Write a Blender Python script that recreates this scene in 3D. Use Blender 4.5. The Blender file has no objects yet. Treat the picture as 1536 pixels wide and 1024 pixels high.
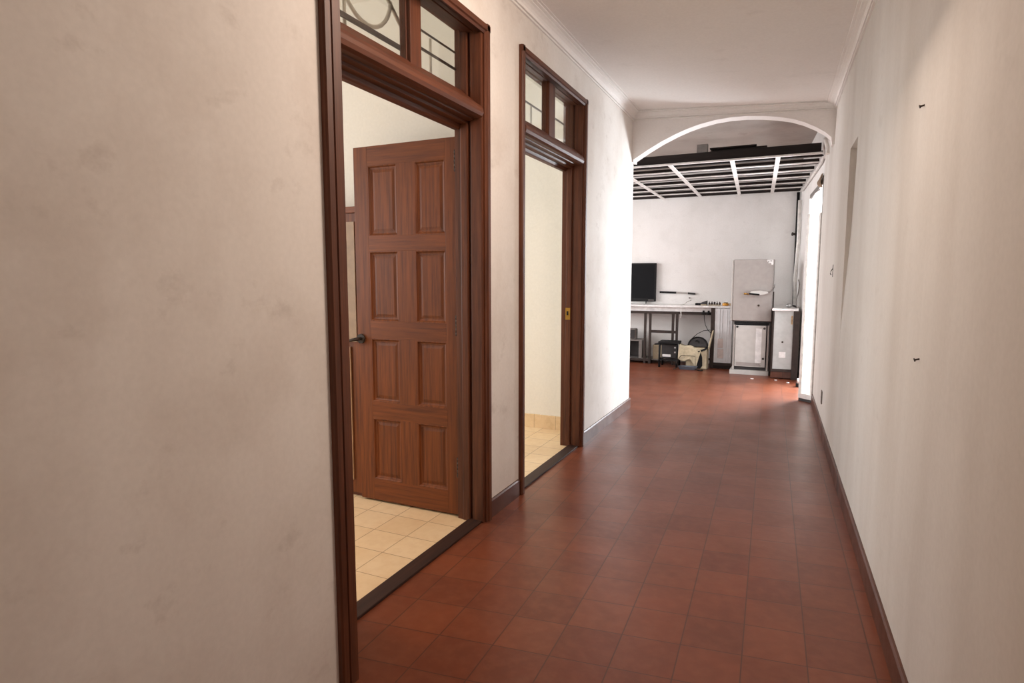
import bpy, bmesh, math, random
from mathutils import Vector, Matrix
random.seed(7)
SC = bpy.context.scene
COL = SC.collection

# ------------------------------------------------------------------ materials
def srgb(r, g, b):
    f = lambda c: (c/12.92 if c <= .04045 else ((c+.055)/1.055)**2.4)
    return (f(r/255), f(g/255), f(b/255), 1)

class NT:
    def __init__(s, name):
        s.m = bpy.data.materials.new(name); s.m.use_nodes = True
        s.t = s.m.node_tree; s.b = s.t.nodes['Principled BSDF']
        s.out = s.t.nodes['Material Output']
    def n(s, kind, **kw):
        o = s.t.nodes.new(kind)
        for k, v in kw.items(): setattr(o, k, v)
        return o
    def l(s, a, b): s.t.links.new(a, b)
    def coords(s, scale=(1, 1, 1), rot=(0, 0, 0)):
        c = s.n('ShaderNodeTexCoord'); mp = s.n('ShaderNodeMapping')
        mp.inputs['Scale'].default_value = scale; mp.inputs['Rotation'].default_value = rot
        s.l(c.outputs['Object'], mp.inputs['Vector']); return mp.outputs['Vector']
    def noise(s, vec, scale, detail=4, rough=.55):
        o = s.n('ShaderNodeTexNoise'); o.inputs['Scale'].default_value = scale
        o.inputs['Detail'].default_value = detail; o.inputs['Roughness'].default_value = rough
        s.l(vec, o.inputs['Vector']); return o.outputs['Fac']
    def ramp(s, fac, p0, c0, p1, c1):
        o = s.n('ShaderNodeValToRGB'); e = o.color_ramp.elements
        e[0].position = p0; e[0].color = c0; e[1].position = p1; e[1].color = c1
        s.l(fac, o.inputs['Fac']); return o.outputs['Color']
    def mix(s, fac, a, b, mode='MIX'):
        o = s.n('ShaderNodeMix', data_type='RGBA', blend_type=mode)
        for src, i in ((fac, 0), (a, 6), (b, 7)):
            if hasattr(src, 'is_linked'): s.l(src, o.inputs[i])
            else: o.inputs[i].default_value = src
        return o.outputs[2]
    def bump(s, h, strength, dist=.01):
        o = s.n('ShaderNodeBump'); o.inputs['Strength'].default_value = strength
        o.inputs['Distance'].default_value = dist
        s.l(h, o.inputs['Height']); s.l(o.outputs['Normal'], s.b.inputs['Normal'])
    def base(s, c):
        if hasattr(c, 'is_linked'): s.l(c, s.b.inputs['Base Color'])
        else: s.b.inputs['Base Color'].default_value = c
    def set(s, **kw):
        for k, v in kw.items(): s.b.inputs[k.replace('_', ' ')].default_value = v

W1, W0 = (1, 1, 1, 1), (0, 0, 0, 1)

def plain(name, c, rough=.5, metal=0., var=.12, scale=14., spec=.5):
    a = NT(name); v = a.coords()
    f = a.noise(v, scale)
    dark = tuple(x*(1-var*1.6) for x in c[:3]) + (1,)
    lite = tuple(min(1, x*(1+var)) for x in c[:3]) + (1,)
    a.base(a.ramp(f, .3, dark, .7, lite))
    a.set(Roughness=rough, Metallic=metal, Specular_IOR_Level=spec)
    a.bump(a.noise(v, scale*8), .12, .003)
    return a.m

def plaster(name, clean, stain, streak=0.0, amount=.5, rough=.75):
    a = NT(name)
    v = a.coords(); vs = a.coords((1.7, 1.7, .16)); vb = a.coords((.7, .9, 1.2))
    n1 = a.noise(v, 2.3, 6, .6); n2 = a.noise(vb, 6.5, 5, .65); n3 = a.noise(v, 60, 2)
    f1 = a.ramp(n1, .46, W0, .74, (amount,)*3+(1,))
    c = a.mix(f1, clean, stain)
    f2 = a.ramp(n2, .60, W0, .72, (amount*.7,)*3+(1,))
    c = a.mix(f2, c, tuple(x*.86 for x in stain[:3])+(1,))
    if streak:
        f3 = a.ramp(a.noise(vs, 1.6, 5), .36, W0, .72, (streak,)*3+(1,))
        c = a.mix(f3, c, stain)
    f4 = a.ramp(n3, .35, (.965,)*3+(1,), .65, W1)
    c = a.mix(1.0, c, f4, 'MULTIPLY')
    a.base(c); a.set(Roughness=rough, Specular_IOR_Level=.3)
    a.bump(a.noise(v, 9, 5), .12, .01)
    return a.m

def wood(name, c0, c1, axis='Z', rough=.38, grain=1.0):
    sc = {'X': (1.2, 26, 26), 'Y': (26, 1.2, 26), 'Z': (26, 26, 1.2)}[axis]
    a = NT(name); v = a.coords(sc)
    n = a.noise(v, 2.2*grain, 6, .6); k = a.noise(v, 9*grain, 3, .6)
    c = a.ramp(n, .32, c0, .7, c1)
    c = a.mix(a.ramp(k, .5, W0, .8, (.45,)*3+(1,)), c, tuple(x*.55 for x in c0[:3])+(1,))
    a.base(c); a.set(Roughness=rough, Specular_IOR_Level=.36)
    a.bump(n, .08, .004)
    return a.m

def tiles(name, size, cols, grout, mortar, rough, shear=(0, 0), offs=(0, 0), cloud=None, gloss_var=.12, bumpy=.25):
    a = NT(name)
    tc = a.n('ShaderNodeTexCoord'); sp = a.n('ShaderNodeSeparateXYZ'); a.l(tc.outputs['Object'], sp.inputs[0])
    def lin(p, q, k, o):
        m = a.n('ShaderNodeMath', operation='MULTIPLY_ADD'); m.inputs[1].default_value = k
        a.l(sp.outputs[q], m.inputs[0]); a.l(sp.outputs[p], m.inputs[2])
        m2 = a.n('ShaderNodeMath', operation='ADD'); a.l(m.outputs[0], m2.inputs[0]); m2.inputs[1].default_value = o
        return m2.outputs[0]
    cb = a.n('ShaderNodeCombineXYZ')
    a.l(lin('X', 'Y', shear[0], offs[0]), cb.inputs[0]); a.l(lin('Y', 'X', shear[1], offs[1]), cb.inputs[1])
    # slight wobble so grout lines are not ruler straight
    br = a.n('ShaderNodeTexBrick'); br.offset = 0; br.squash = 1
    a.l(cb.outputs[0], br.inputs['Vector'])
    br.inputs['Scale'].default_value = 1; br.inputs['Brick Width'].default_value = size
    br.inputs['Row Height'].default_value = size; br.inputs['Mortar Size'].default_value = mortar
    br.inputs['Mortar Smooth'].default_value = .35; br.inputs['Bias'].default_value = 0
    br.inputs['Color1'].default_value = cols[0]; br.inputs['Color2'].default_value = cols[1]
    br.inputs['Mortar'].default_value = grout
    v = a.coords()
    n1 = a.noise(v, 3.1, 6, .6); n2 = a.noise(v, 20, 3, .55)
    c = br.outputs['Color']
    if cloud:
        c = a.mix(a.ramp(n1, .35, W0, .80, (.7,)*3+(1,)), c, cloud[0])
        c = a.mix(a.ramp(n2, .42, W0, .78, (.42,)*3+(1,)), c, cloud[1])
        c = a.mix(br.outputs['Fac'], c, grout)
    a.base(c)
    a.l(a.ramp(n1, .3, (rough-gloss_var,)*3+(1,), .75, (rough+gloss_var,)*3+(1,)), a.b.inputs['Roughness'])
    a.set(Specular_IOR_Level=.5)
    mx = a.n('ShaderNodeMath', operation='MULTIPLY_ADD'); a.l(br.outputs['Fac'], mx.inputs[0]); mx.inputs[1].default_value = -.6
    a.l(n2, mx.inputs[2]); a.bump(mx.outputs[0], bumpy*.5, .003)
    return a.m

M = {}
M['wall_l'] = plaster('plaster_left', (.80, .765, .725, 1), (.60, .535, .48, 1), .3, .6)
M['wall_r'] = plaster('plaster_right', (.70, .67, .635, 1), (.56, .515, .47, 1), .65, .35)  # strong streaks also stand in for light bands from the bedroom doorways
M['wall_a'] = plaster('plaster_arch', (.87, .84, .82, 1), (.79, .755, .73, 1), 0, .4)
M['wall_f'] = plaster('plaster_far_room', (.83, .815, .80, 1), (.68, .66, .63, 1), .3, .5)
M['ceil'] = plaster('plaster_ceiling', (.86, .835, .81, 1), (.80, .77, .74, 1), 0, .4)
M['room'] = plaster('paint_cream', (.82, .785, .715, 1), (.77, .73, .65, 1), 0, .3)
M['crown'] = plaster('gypsum_white', (.87, .845, .82, 1), (.79, .76, .73, 1), 0, .35)
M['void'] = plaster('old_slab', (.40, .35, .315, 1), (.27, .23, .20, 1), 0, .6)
D0, D1 = srgb(72, 38, 23), srgb(106, 60, 37)
for ax in 'XYZ':
    M['dw'+ax] = wood('dark_wood_'+ax, D0, D1, ax, .5)
    M['lw'+ax] = wood('door_wood_'+ax, srgb(86, 42, 16), srgb(128, 68, 27), ax, .48)
M['thr'] = wood('threshold_wood', srgb(36, 20, 14), srgb(62, 36, 25), 'Y', .6)
M['skirt'] = tiles('skirting_brown', .3, (srgb(74, 40, 28), srgb(92, 52, 36)), srgb(50, 30, 24), .002, .4, cloud=(srgb(66, 36, 26), srgb(100, 60, 44)))
M['red'] = tiles('red_cement_tile', .205, (srgb(126, 67, 42), srgb(106, 52, 33)), srgb(80, 46, 34), .0026, .34,
                 (.03, -.13), (.04, .12), (srgb(92, 51, 36), srgb(132, 80, 56)), .055, .35)
M['beige'] = tiles('beige_ceramic_tile', .2, (srgb(226, 198, 158), srgb(216, 184, 142)), srgb(150, 118, 88), .0022, .37,
                   (0, 0), (.12, .155), (srgb(230, 208, 174), srgb(204, 168, 124)), .08, .15)
M['beige_skirt'] = tiles('beige_skirting_tile', .2, (srgb(228, 200, 160), srgb(220, 190, 150)), srgb(170, 140, 110), .002, .3, cloud=(srgb(232, 210, 178), srgb(206, 172, 130)))
M['joist'] = wood('joist_wood', srgb(26, 20, 18), srgb(44, 34, 31), 'X', .75)
M['white_metal'] = plain('white_painted_metal', (.78, .76, .74, 1), .5)
M['grey_cab'] = plain('grey_enamel', srgb(160, 153, 149), .42, 0, .05)
M['grey_lite'] = plain('light_grey_enamel', srgb(190, 187, 183), .4, 0, .05)
M['grey_blue'] = plain('bluish_grey_panel', srgb(180, 182, 180), .45, 0, .06)
M['steel_dark'] = plain('rusty_dark_steel', srgb(52, 40, 35), .6, .2, .25)
M['black'] = plain('matte_black', srgb(20, 19, 20), .6, 0, .12, 14., .25)
M['black_gloss'] = plain('screen_black', srgb(11, 12, 15), .38, 0, .05, 14., .15)
M['chrome'] = plain('worn_chrome', srgb(190, 190, 190), .28, 1.)
M['iron'] = plain('dark_iron', srgb(58, 46, 38), .55, .3)
M['pale_iron'] = plain('cream_painted_iron', srgb(196, 188, 174), .5)
M['top_white'] = plain('white_worktop', (.80, .79, .78, 1), .4)
M['carton'] = plain('cream_cardboard', srgb(184, 169, 142), .75, 0, .1)
M['cloth'] = plain('cream_cloth', srgb(190, 177, 150), .9, 0, .12, 30)
M['dgrey'] = plain('dark_grey_plastic', srgb(58, 56, 56), .6, 0, .12, 14., .3)
M['mgrey'] = plain('mid_grey_plastic', srgb(124, 118, 114), .6)
M['bluegrey'] = plain('blue_grey_plastic', srgb(82, 88, 98), .45)
M['amber'] = plain('amber_plastic', srgb(214, 150, 50), .35)
M['brass'] = plain('brass', srgb(170, 130, 60), .35, .9)
M['paper'] = plain('white_paper', (.82, .81, .80, 1), .7)
M['pink_paper'] = plain('pink_paper', srgb(206, 194, 190), .7)
M['rust'] = plain('rust_stain', srgb(176, 146, 110), .8, 0, .3, 40.)
M['pvc'] = plain('white_pvc', (.80, .78, .75, 1), .4)
M['rag'] = plain('brown_rag', srgb(134, 112, 92), .9)
M['concrete'] = plain('pale_concrete', (.75, .74, .72, 1), .85)
g = NT('clear_glass')
g.set(Base_Color=(.93, .95, .93, 1), Roughness=.04, Transmission_Weight=1., IOR=1.45); M['glass'] = g.m
g = NT('frosted_panel'); g.set(Base_Color=(.86, .85, .82, 1), Roughness=.5)
tr = g.n('ShaderNodeBsdfTranslucent'); tr.inputs['Color'].default_value = (.92, .91, .88, 1)
ms = g.n('ShaderNodeMixShader'); ms.inputs[0].default_value = .38
g.l(g.b.outputs[0], ms.inputs[1]); g.l(tr.outputs[0], ms.inputs[2]); g.l(ms.outputs[0], g.out.inputs['Surface']); M['frost'] = g.m

# ------------------------------------------------------------------ mesh helpers
class MB:
    def __init__(s): s.bm = bmesh.new()
    def box(s, x0, x1, y0, y1, z0, z1, bev=0, mtx=None, seg=2):
        r = bmesh.ops.create_cube(s.bm, size=1)
        m = Matrix.Translation(((x0+x1)/2, (y0+y1)/2, (z0+z1)/2)) @ Matrix.Diagonal((abs(x1-x0), abs(y1-y0), abs(z1-z0), 1))
        bmesh.ops.transform(s.bm, matrix=m, verts=r['verts'])
        vs = r['verts']
        if bev:
            es = list({e for v in vs for e in v.link_edges})
            q = bmesh.ops.bevel(s.bm, geom=es, offset=bev, segments=seg, affect='EDGES', profile=.6)
            vs = list({v for f in q['faces'] for v in f.verts} | {v for v in vs if v.is_valid})
        if mtx is not None: bmesh.ops.transform(s.bm, matrix=mtx, verts=vs)
        return s
    def prism(s, pts, axis, a, b, bev=0):
        """pts: 2D outline; axis X: pts=(y,z); Y: pts=(x,z); Z: pts=(x,y)"""
        f = {'X': lambda p, t: (t, p[0], p[1]), 'Y': lambda p, t: (p[0], t, p[1]), 'Z': lambda p, t: (p[0], p[1], t)}[axis]
        A = [s.bm.verts.new(f(p, a)) for p in pts]; B = [s.bm.verts.new(f(p, b)) for p in pts]
        n = len(pts); s.bm.faces.new(A); s.bm.faces.new(B[::-1])
        for i in range(n): s.bm.faces.new((A[i], B[i], B[(i+1) % n], A[(i+1) % n]))
        return s
    def tube(s, pts, r, n=8, smooth=True):
        pts = [Vector(p) for p in pts]; rings = []
        for i, p in enumerate(pts):
            d = (pts[min(i+1, len(pts)-1)] - pts[max(i-1, 0)]).normalized()
            u = d.cross(Vector((0, 0, 1)));
            if u.length < .05: u = d.cross(Vector((0, 1, 0)))
            u.normalize(); w = d.cross(u)
            rr = r[i] if isinstance(r, (list, tuple)) else r
            rings.append([s.bm.verts.new(p + (u*math.cos(2*math.pi*k/n) + w*math.sin(2*math.pi*k/n))*rr) for k in range(n)])
        for a, b in zip(rings, rings[1:]):
            for k in range(n):
                f = s.bm.faces.new((a[k], a[(k+1) % n], b[(k+1) % n], b[k])); f.smooth = smooth
        s.bm.faces.new(rings[0][::-1]); s.bm.faces.new(rings[-1])
        return s
    def cyl(s, p, q, r, n=16): return s.tube([p, q], r, n)
    def loft(s, rings, cap=True, smooth=False):
        R = [[s.bm.verts.new(p) for p in ring] for ring in rings]; n = len(R[0])
        for a, b in zip(R, R[1:]):
            for k in range(n):
                f = s.bm.faces.new((a[k], a[(k+1) % n], b[(k+1) % n], b[k])); f.smooth = smooth
        if cap: s.bm.faces.new(R[0][::-1]); s.bm.faces.new(R[-1])
        return s
    def sphere(s, c, r, sc=(1, 1, 1), u=16, v=10):
        q = bmesh.ops.create_uvsphere(s.bm, u_segments=u, v_segments=v, radius=r)
        bmesh.ops.transform(s.bm, matrix=Matrix.Translation(c) @ Matrix.Diagonal((*sc, 1)), verts=q['verts'])
        for vv in q['verts']:
            for f in vv.link_faces: f.smooth = True
        return s
    def grid(s, fn, nu, nv):
        V = [[s.bm.verts.new(fn(i/nu, j/nv)) for j in range(nv+1)] for i in range(nu+1)]
        for i in range(nu):
            for j in range(nv):
                f = s.bm.faces.new((V[i][j], V[i+1][j], V[i+1][j+1], V[i][j+1])); f.smooth = True
        return s
    def build(s, name, mat, parent=None, off=None):
        bmesh.ops.recalc_face_normals(s.bm, faces=s.bm.faces[:])
        me = bpy.data.meshes.new(name); s.bm.to_mesh(me); s.bm.free()
        me.materials.append(mat)
        o = bpy.data.objects.new(name, me); COL.objects.link(o)
        if parent is not None:
            o.parent = parent
            # all coordinates are written in world space: undo the root's place
            w = parent
            t = Vector((0, 0, 0))
            while w is not None: t += w.location; w = w.parent
            me.transform(Matrix.Translation(-t))
        return o

def recentre(o):
    """put the origin of a single-mesh thing at its base"""
    me = o.data
    xs = [v.co for v in me.vertices]
    c = Vector(((min(v.x for v in xs)+max(v.x for v in xs))/2, (min(v.y for v in xs)+max(v.y for v in xs))/2, min(v.z for v in xs)))
    me.transform(Matrix.Translation(-c)); o.location = c
    return o

def tag(o, label=None, cat=None, group=None, kind=None):
    if label: o['label'] = label
    if cat: o['category'] = cat
    if group: o['group'] = group
    if kind: o['kind'] = kind
    return o

def thing(name, label, cat, loc, group=None):
    o = bpy.data.objects.new(name, None); o.empty_display_size = .1
    COL.objects.link(o); o.location = loc
    return tag(o, label, cat, group)

def struct(o, label=None, cat=None): return tag(o, label, cat, kind='structure')

def solo(mb, name, mat, label, cat, group=None):
    return tag(recentre(mb.build(name, mat)), label, cat, group)

def bevel_mod(o, w=.003, seg=2):
    m = o.modifiers.new('bevel', 'BEVEL'); m.width = w; m.segments = seg; m.limit_method = 'ANGLE'; m.angle_limit = .6
    return o

# ------------------------------------------------------------------ plan (metres; camera stands at x=0, y=0)
XL = -1.448                      # hall face of the left wall
XB = -1.60                       # bedroom face of the left wall
YA, YA2 = 5.867, 6.01            # arch wall
YF = 9.60                        # far wall
YBACK = -3.2
HC = 3.02
xr = lambda y: .315 - .0256*(y-4)          # hall face of the right wall, slightly out of square
xr2 = lambda y: .252 - .073*(y-6.9)        # far-room stretch of the right wall
YO0, YO1, ZO = 6.98, 8.28, 2.30            # doorway in the far-room stretch
D1o, D2o = (1.66, 2.815), (3.27, 4.41)     # wall openings of the two bedrooms
ZH1, ZH2 = 2.56, 2.61

# floor
struct(MB().box(XL-.075, 1.2, YBACK-.2, YF+.2, -.12, 0).box(-5.2, XL-.075, 5.93, YF+.2, -.12, 0).build('floor', M['red']),
       'red cement tile floor of the hall and the far room', 'floor')
for nm, y0, y1, lb in (('floor_near_bedroom', -.9, 3.05, 'near'), ('floor_next_bedroom', 3.05, 4.9, 'next')):
    struct(MB().box(-4.5, XL-.075, y0, y1, -.12, 0).build(nm, M['beige']), 'beige ceramic tile floor of the %s bedroom' % lb, 'floor')

# left wall with two openings
w = MB()
w.box(XB, XL, YBACK, D1o[0], 0, HC); w.box(XB, XL, D1o[0], D1o[1], ZH1-.02, HC)
w.box(XB, XL, D1o[1], D2o[0], 0, HC); w.box(XB, XL, D2o[0], D2o[1], ZH2-.02, HC)
w.box(XB, XL, D2o[1], 5.93, 0, HC)
struct(w.build('wall_left', M['wall_l']), 'stained plaster wall with two brown doorways', 'wall')
# the stretch of wall before the first doorway stands proud of the rest
XN = -1.25
struct(MB().box(XL-.01, XN, YBACK, 1.445, 0, HC).build('wall_left_near', M['wall_l']), 'stained beige plaster wall nearest on the left', 'wall')
# far room wall behind the corner of the left wall
struct(MB().box(-5.1, XB, 5.80, 5.95, 0, HC).build('wall_corner', M['wall_f']))

# right wall with a shallow niche, then the far-room stretch with a doorway
def rbox(mb, y0, y1, z0, z1, d0, d1, fx=xr):
    mb.loft([[(fx(y)+d0, y, z0), (fx(y)+d1, y, z0), (fx(y)+d1, y, z1), (fx(y)+d0, y, z1)] for y in (y0, y1)]); return mb
w = MB(); NY0, NY1, NZ = 4.17, 4.56, 2.13
rbox(w, YBACK, NY0, 0, HC, 0, .2); rbox(w, NY0, NY1, NZ, HC, 0, .2); 
w.loft([[(xr(y)-.0, y, 0), (xr(y)+.2, y, 0), (xr(y)+.2, y, NZ), (xr(y)+.04, y, NZ), (xr(y)+.03, y, 1.6), (xr(y)+.001, y, .95)] for y in (NY0, NY1)])
rbox(w, NY1, 6.94, 0, HC, 0, .2)
struct(w.build('wall_right', M['wall_r']), 'long plaster wall on the right of the hall, streaks and door light bands in its colour', 'wall')
w = MB()
rbox(w, 6.94, YO1, ZO, HC, 0, .17, xr2); rbox(w, YO1, YF+.15, 0, HC, 0, .17, xr2); rbox(w, 6.94, YO0, 0, ZO, 0, .17, xr2)
struct(w.build('wall_right_far', M['wall_f']), 'far room wall with a bright doorway', 'wall')
struct(MB().box(-5.1, .3, YF, YF+.15, 0, HC).build('wall_far', M['wall_f']), 'white end wall of the far room', 'wall')
struct(MB().box(-5.2, -5.05, 5.9, YF+.1, 0, HC).build('wall_far_left', M['wall_f']))
struct(MB().box(XB, .8, YBACK-.15, YBACK, 0, HC).build('wall_back', M['wall_l']))

# arch wall: segmental arch springing low on both sides
raw = [(XL-.01, 2.405), (-1.436, 2.405), (-1.433, 2.428), (-1.30, 2.506), (-1.17, 2.573), (-1.044, 2.627), (-.94, 2.664), (-.836, 2.692), (-.70, 2.716),
       (-.567, 2.725), (-.44, 2.722), (-.31, 2.709), (-.18, 2.688), (-.06, 2.657), (.035, 2.618), (.124, 2.570), (.19, 2.525), (.24, 2.478), (.247, 2.42), (.29, 2.42)]
w = MB()
for (a, b) in zip(raw, raw[1:]):
    w.prism([(a[0], a[1]), (b[0], b[1]), (b[0], HC), (a[0], HC)], 'Y', YA, YA2)
bmesh.ops.remove_doubles(w.bm, verts=w.bm.verts[:], dist=1e-5)
# drop inner seams
inner = [f for f in w.bm.faces if abs(f.normal.x) > .999 and len({round(v.co.x, 4) for v in f.verts}) == 1 and -1.435 < f.verts[0].co.x < .246 and max(v.co.z for v in f.verts) > 2.9]
bmesh.ops.delete(w.bm, geom=inner, context='FACES_ONLY')
struct(w.build('wall_arch', M['wall_a']), 'plaster archway between the hall and the far room', 'arch')

# hall ceiling dips a little to the right
zl, zr_ = 2.862, 2.758
zc = lambda x: zl + (zr_-zl)*(x-(XL+.085))/(.20-(XL+.085))
struct(MB().prism([(XB, zc(XB)), (.75, zc(.75)), (.75, HC+.1), (XB, HC+.1)], 'Y', YBACK, YA+.01).build('ceiling', M['ceil']), 'pale plaster ceiling of the hall', 'ceiling')
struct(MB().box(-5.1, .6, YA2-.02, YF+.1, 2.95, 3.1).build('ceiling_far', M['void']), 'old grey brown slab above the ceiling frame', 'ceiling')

# crown mouldings: (out from wall, height share)
prof = [(0, 0), (.012, 0), (.013, .11), (.006, .13), (.006, .16), (.020, .17), (.021, .27), (.018, .30), (.020, .40), (.028, .53), (.042, .65), (.054, .71), (.054, .76), (.060, .77), (.072, .80), (.073, .87), (.066, .885), (.066, .905), (.086, .91), (.087, 1.02), (0, 1.02)]
def crown(name, a, b, out, za, zb, ztop_a, ztop_b, ma=0, mb_=0):
    """a,b: floor-plan ends on the wall face; out: unit vector off the wall; ma/mb_: mitre shift per metre of projection"""
    a, b, out = Vector(a), Vector(b), Vector(out); d = (b-a).normalized()
    rings = []
    for p, z0, z1, m in ((a, za, ztop_a, ma), (b, zb, ztop_b, mb_)):
        rings.append([(p.x+out.x*u+d.x*m*u, p.y+out.y*u+d.y*m*u, z0+(z1-z0)*t) for u, t in prof])
    struct(MB().loft(rings).build(name, M['crown']))
crown('trim_1', (XL, 1.4), (XL, YA), (1, 0), 2.785, 2.785, zl+.004, zl+.004, 0, -1)
crown('trim_2', (xr(YBACK), YBACK), (xr(YA), YA), (-1, 0), 2.70, 2.70, zr_+.004, zr_+.004, 0, -1)
crown('trim_3', (XL, YA), (xr(YA), YA), (0, -1), 2.785, 2.70, zl+.004, zr_+.004, 1, -1)

# baseboards
def bboard(name, y0, y1):
    struct(MB().prism([(XL, 0), (XL+.014, 0), (XL+.014, .092), (XL+.008, .10), (XL, .10)], 'Y', y0, y1).build(name, M['skirt']), None)
bboard('baseboard_left_middle', 2.825, 3.212); bboard('baseboard_left_end', 4.42, 5.945)
w = MB()
w.loft([[(xr(y), y, 0), (xr(y)-.014, y, 0), (xr(y)-.014, y, .092), (xr(y)-.008, y, .10), (xr(y), y, .10)] for y in (YBACK, 6.93)])
struct(w.build('baseboard_right', M['skirt']))

# bedrooms: partitions, outer walls with a window opening, ceilings
def bedroom(tagname, y0, y1, wy0, wy1):
    struct(MB().box(-4.5, XB-.005, y1, y1+.1, 0, 2.9).build('wall_%s_partition' % tagname, M['room']))
    w = MB(); X0, X1 = -4.5, -4.38
    w.box(X0, X1, y0, wy0, 0, 2.9).box(X0, X1, wy1, y1, 0, 2.9).box(X0, X1, wy0, wy1, 0, .8).box(X0, X1, wy0, wy1, 2.4, 2.9)
    struct(w.build('wall_%s_outer' % tagname, M['room']))
    struct(MB().box(-4.5, XB+.02, y0, y1+.1, 2.9, 3.0).build('ceiling_%s' % tagname, M['room']))
    struct(MB().box(XB-.006, XB+.002, y0, y1, 2.62, 2.9).build('trim_%s' % tagname, M['room']))
bedroom('near_bedroom', -.9, 3.0, .4, 2.4)
bedroom('next_bedroom', 3.1, 4.795, 3.3, 4.5)
struct(MB().box(-4.5, XB, -1.0, -.9, 0, 2.9).build('wall_near_bedroom_side', M['room']))
struct(MB().box(-4.38, XB-.005, 4.783, 4.795, 0, .118).build('baseboard_next_bedroom', M['beige_skirt']))
struct(MB().box(-4.38, XB-.7, 2.988, 3.0, 0, .118).build('baseboard_near_bedroom', M['beige_skirt']))

# ------------------------------------------------------------------ door frames with glazed transoms
def doorframe(name, label, c, jl, jr, zt, zbar, zgl, zhead, mull, gx, post_y=None):
    """c: casing outer y0,y1; jl, jr: clear opening y0,y1; zt: casing top; zbar: transom bar underside; zgl: glass sill; zhead: head underside"""
    r = thing(name, label, 'door frame', (XL, (c[0]+c[1])/2, 0)); r['kind'] = 'structure'
    y0, y1 = c; V, Hh = M['dwZ'], M['dwY']
    cw = .048
    def cas(a, b):   # moulded vertical strip
        p = [(XL-.002, a), (XL+.018, a), (XL+.026, a+.006), (XL+.026, b-.016), (XL+.018, b-.012), (XL+.014, b), (XL-.002, b)]
        return p
    if not post_y:
        MB().prism(cas(y0, y0+cw), 'Z', 0, zt).build('casing', V, r)
    else:                       # broad corner post wrapping the end of the proud wall
        a, b = post_y
        MB().prism([(XN, a), (XN+.014, a), (XN+.020, a+.005), (XN+.022, a+.024), (XN+.018, a+.027), (XN+.018, a+.030), (XN+.022, a+.033), (XN+.022, b-.004), (XN+.018, b), (-1.43, b), (-1.43, 1.67), (-1.447, 1.67), (-1.447, 1.446), (XN, 1.446)], 'Z', 0, zt).build('corner_post', V, r)
    p = [(x, y1-(y-y0)) for x, y in cas(y0, y0+cw)]
    MB().prism(p, 'Z', 0, zt).build('casing', V, r)
    o = MB().prism([(XL-.002, zt-cw), (XL+.014, zt-cw), (XL+.018, zt-cw+.012), (XL+.026, zt-cw+.016), (XL+.026, zt-.006), (XL+.018, zt+.0008), (XL-.002, zt+.0008)], 'Y', y0+.0008, y1-.0008).build('head_casing', Hh, r)
    # jambs: face block, groove, door stop towards the bedroom
    for s, e, i in ((1, y0+cw-.006, jl), (-1, y1-cw+.006, jr)):
        a, b = (e, i) if s > 0 else (i, e)
        bb = MB().box(-1.505, XL+.006, a, b, 0, zt-.012, .004)
        k0, k1 = (a, b-.012) if s > 0 else (a+.012, b)
        bb.box(-1.522, -1.503, k0, k1, 0, zt-.012)
        if s > 0: bb.box(-1.598, -1.520, a, b+.006, 0, zt-.012, .007)
        else: bb.box(-1.563, -1.520, a-.006, b, 0, zt-.012, .006).box(-1.598, -1.561, b-.022, b, 0, zt-.012, .001)
        bb.build('jamb', V, r)
    zi = zt-cw
    bevel_mod(MB().prism([(-1.452, zi), (XL+.006, zi), (XL+.006, zt-.008), (-1.598, zt-.008), (-1.598, zi+.032), (-1.552, zi+.032), (-1.552, zi+.014), (-1.49, zi+.010), (-1.49, zi+.016), (-1.478, zi+.016), (-1.478, zi+.006), (-1.452, zi+.006)], 'Y', jl-.01, jr+.01).build('head', Hh, r), .002)
    # bull-nosed transom bar with sloping sill
    zb = zbar
    bar = [(-1.598, zb-.035), (-1.572, zb-.035), (-1.566, zb-.028), (-1.560, zb-.012), (-1.522, zb-.012), (-1.520, zb), (-1.486, zb+.002), (-1.484, zb+.008), (-1.452, zb+.006),
           (-1.436, zb+.014), (-1.430, zb+.030), (-1.432, zb+.048), (-1.442, zb+.066), (-1.462, zb+.078), (gx+.020, zgl-.004), (gx+.017, zgl), (-1.598, zgl)]
    MB().prism(bar, 'Y', jl-.006, jr+.004).build('transom_bar', Hh, r)
    # glazing
    m0, m1 = mull
    o = MB().box(gx-.027, gx+.029, m0+.006, m1-.006, zgl-.03, zt-.012, .004).box(gx-.027, gx+.010, m0, m1, zgl-.01, zt-.012, .003).build('mullion', V, r)
    for a, b in ((jl-.01, m0+.01), (m1-.01, jr+.012)):
        MB().box(gx-.003, gx+.003, a, b, zgl-.008, zt-.012).build('transom_pane', M['glass'], r)
    MB().box(-1.53, -1.452, jl-.04, jr+.03, 0, .012, .003).build('threshold', M['thr'], r)
    return r

f1 = doorframe('door_1', 'dark brown door frame with a glazed transom, nearest on the left wall', (1.617, 2.82), 1.70, 2.752, 2.548, 2.085, 2.235, 2.505, (2.275, 2.372), -1.565, (1.397, 1.468))
f2 = doorframe('door_2', 'brown door frame with a glazed transom, nearer the far room', (3.222, 4.415), 3.298, 4.352, 2.60, 2.125, 2.236, 2.545, (3.765, 3.885), -1.508)

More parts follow.
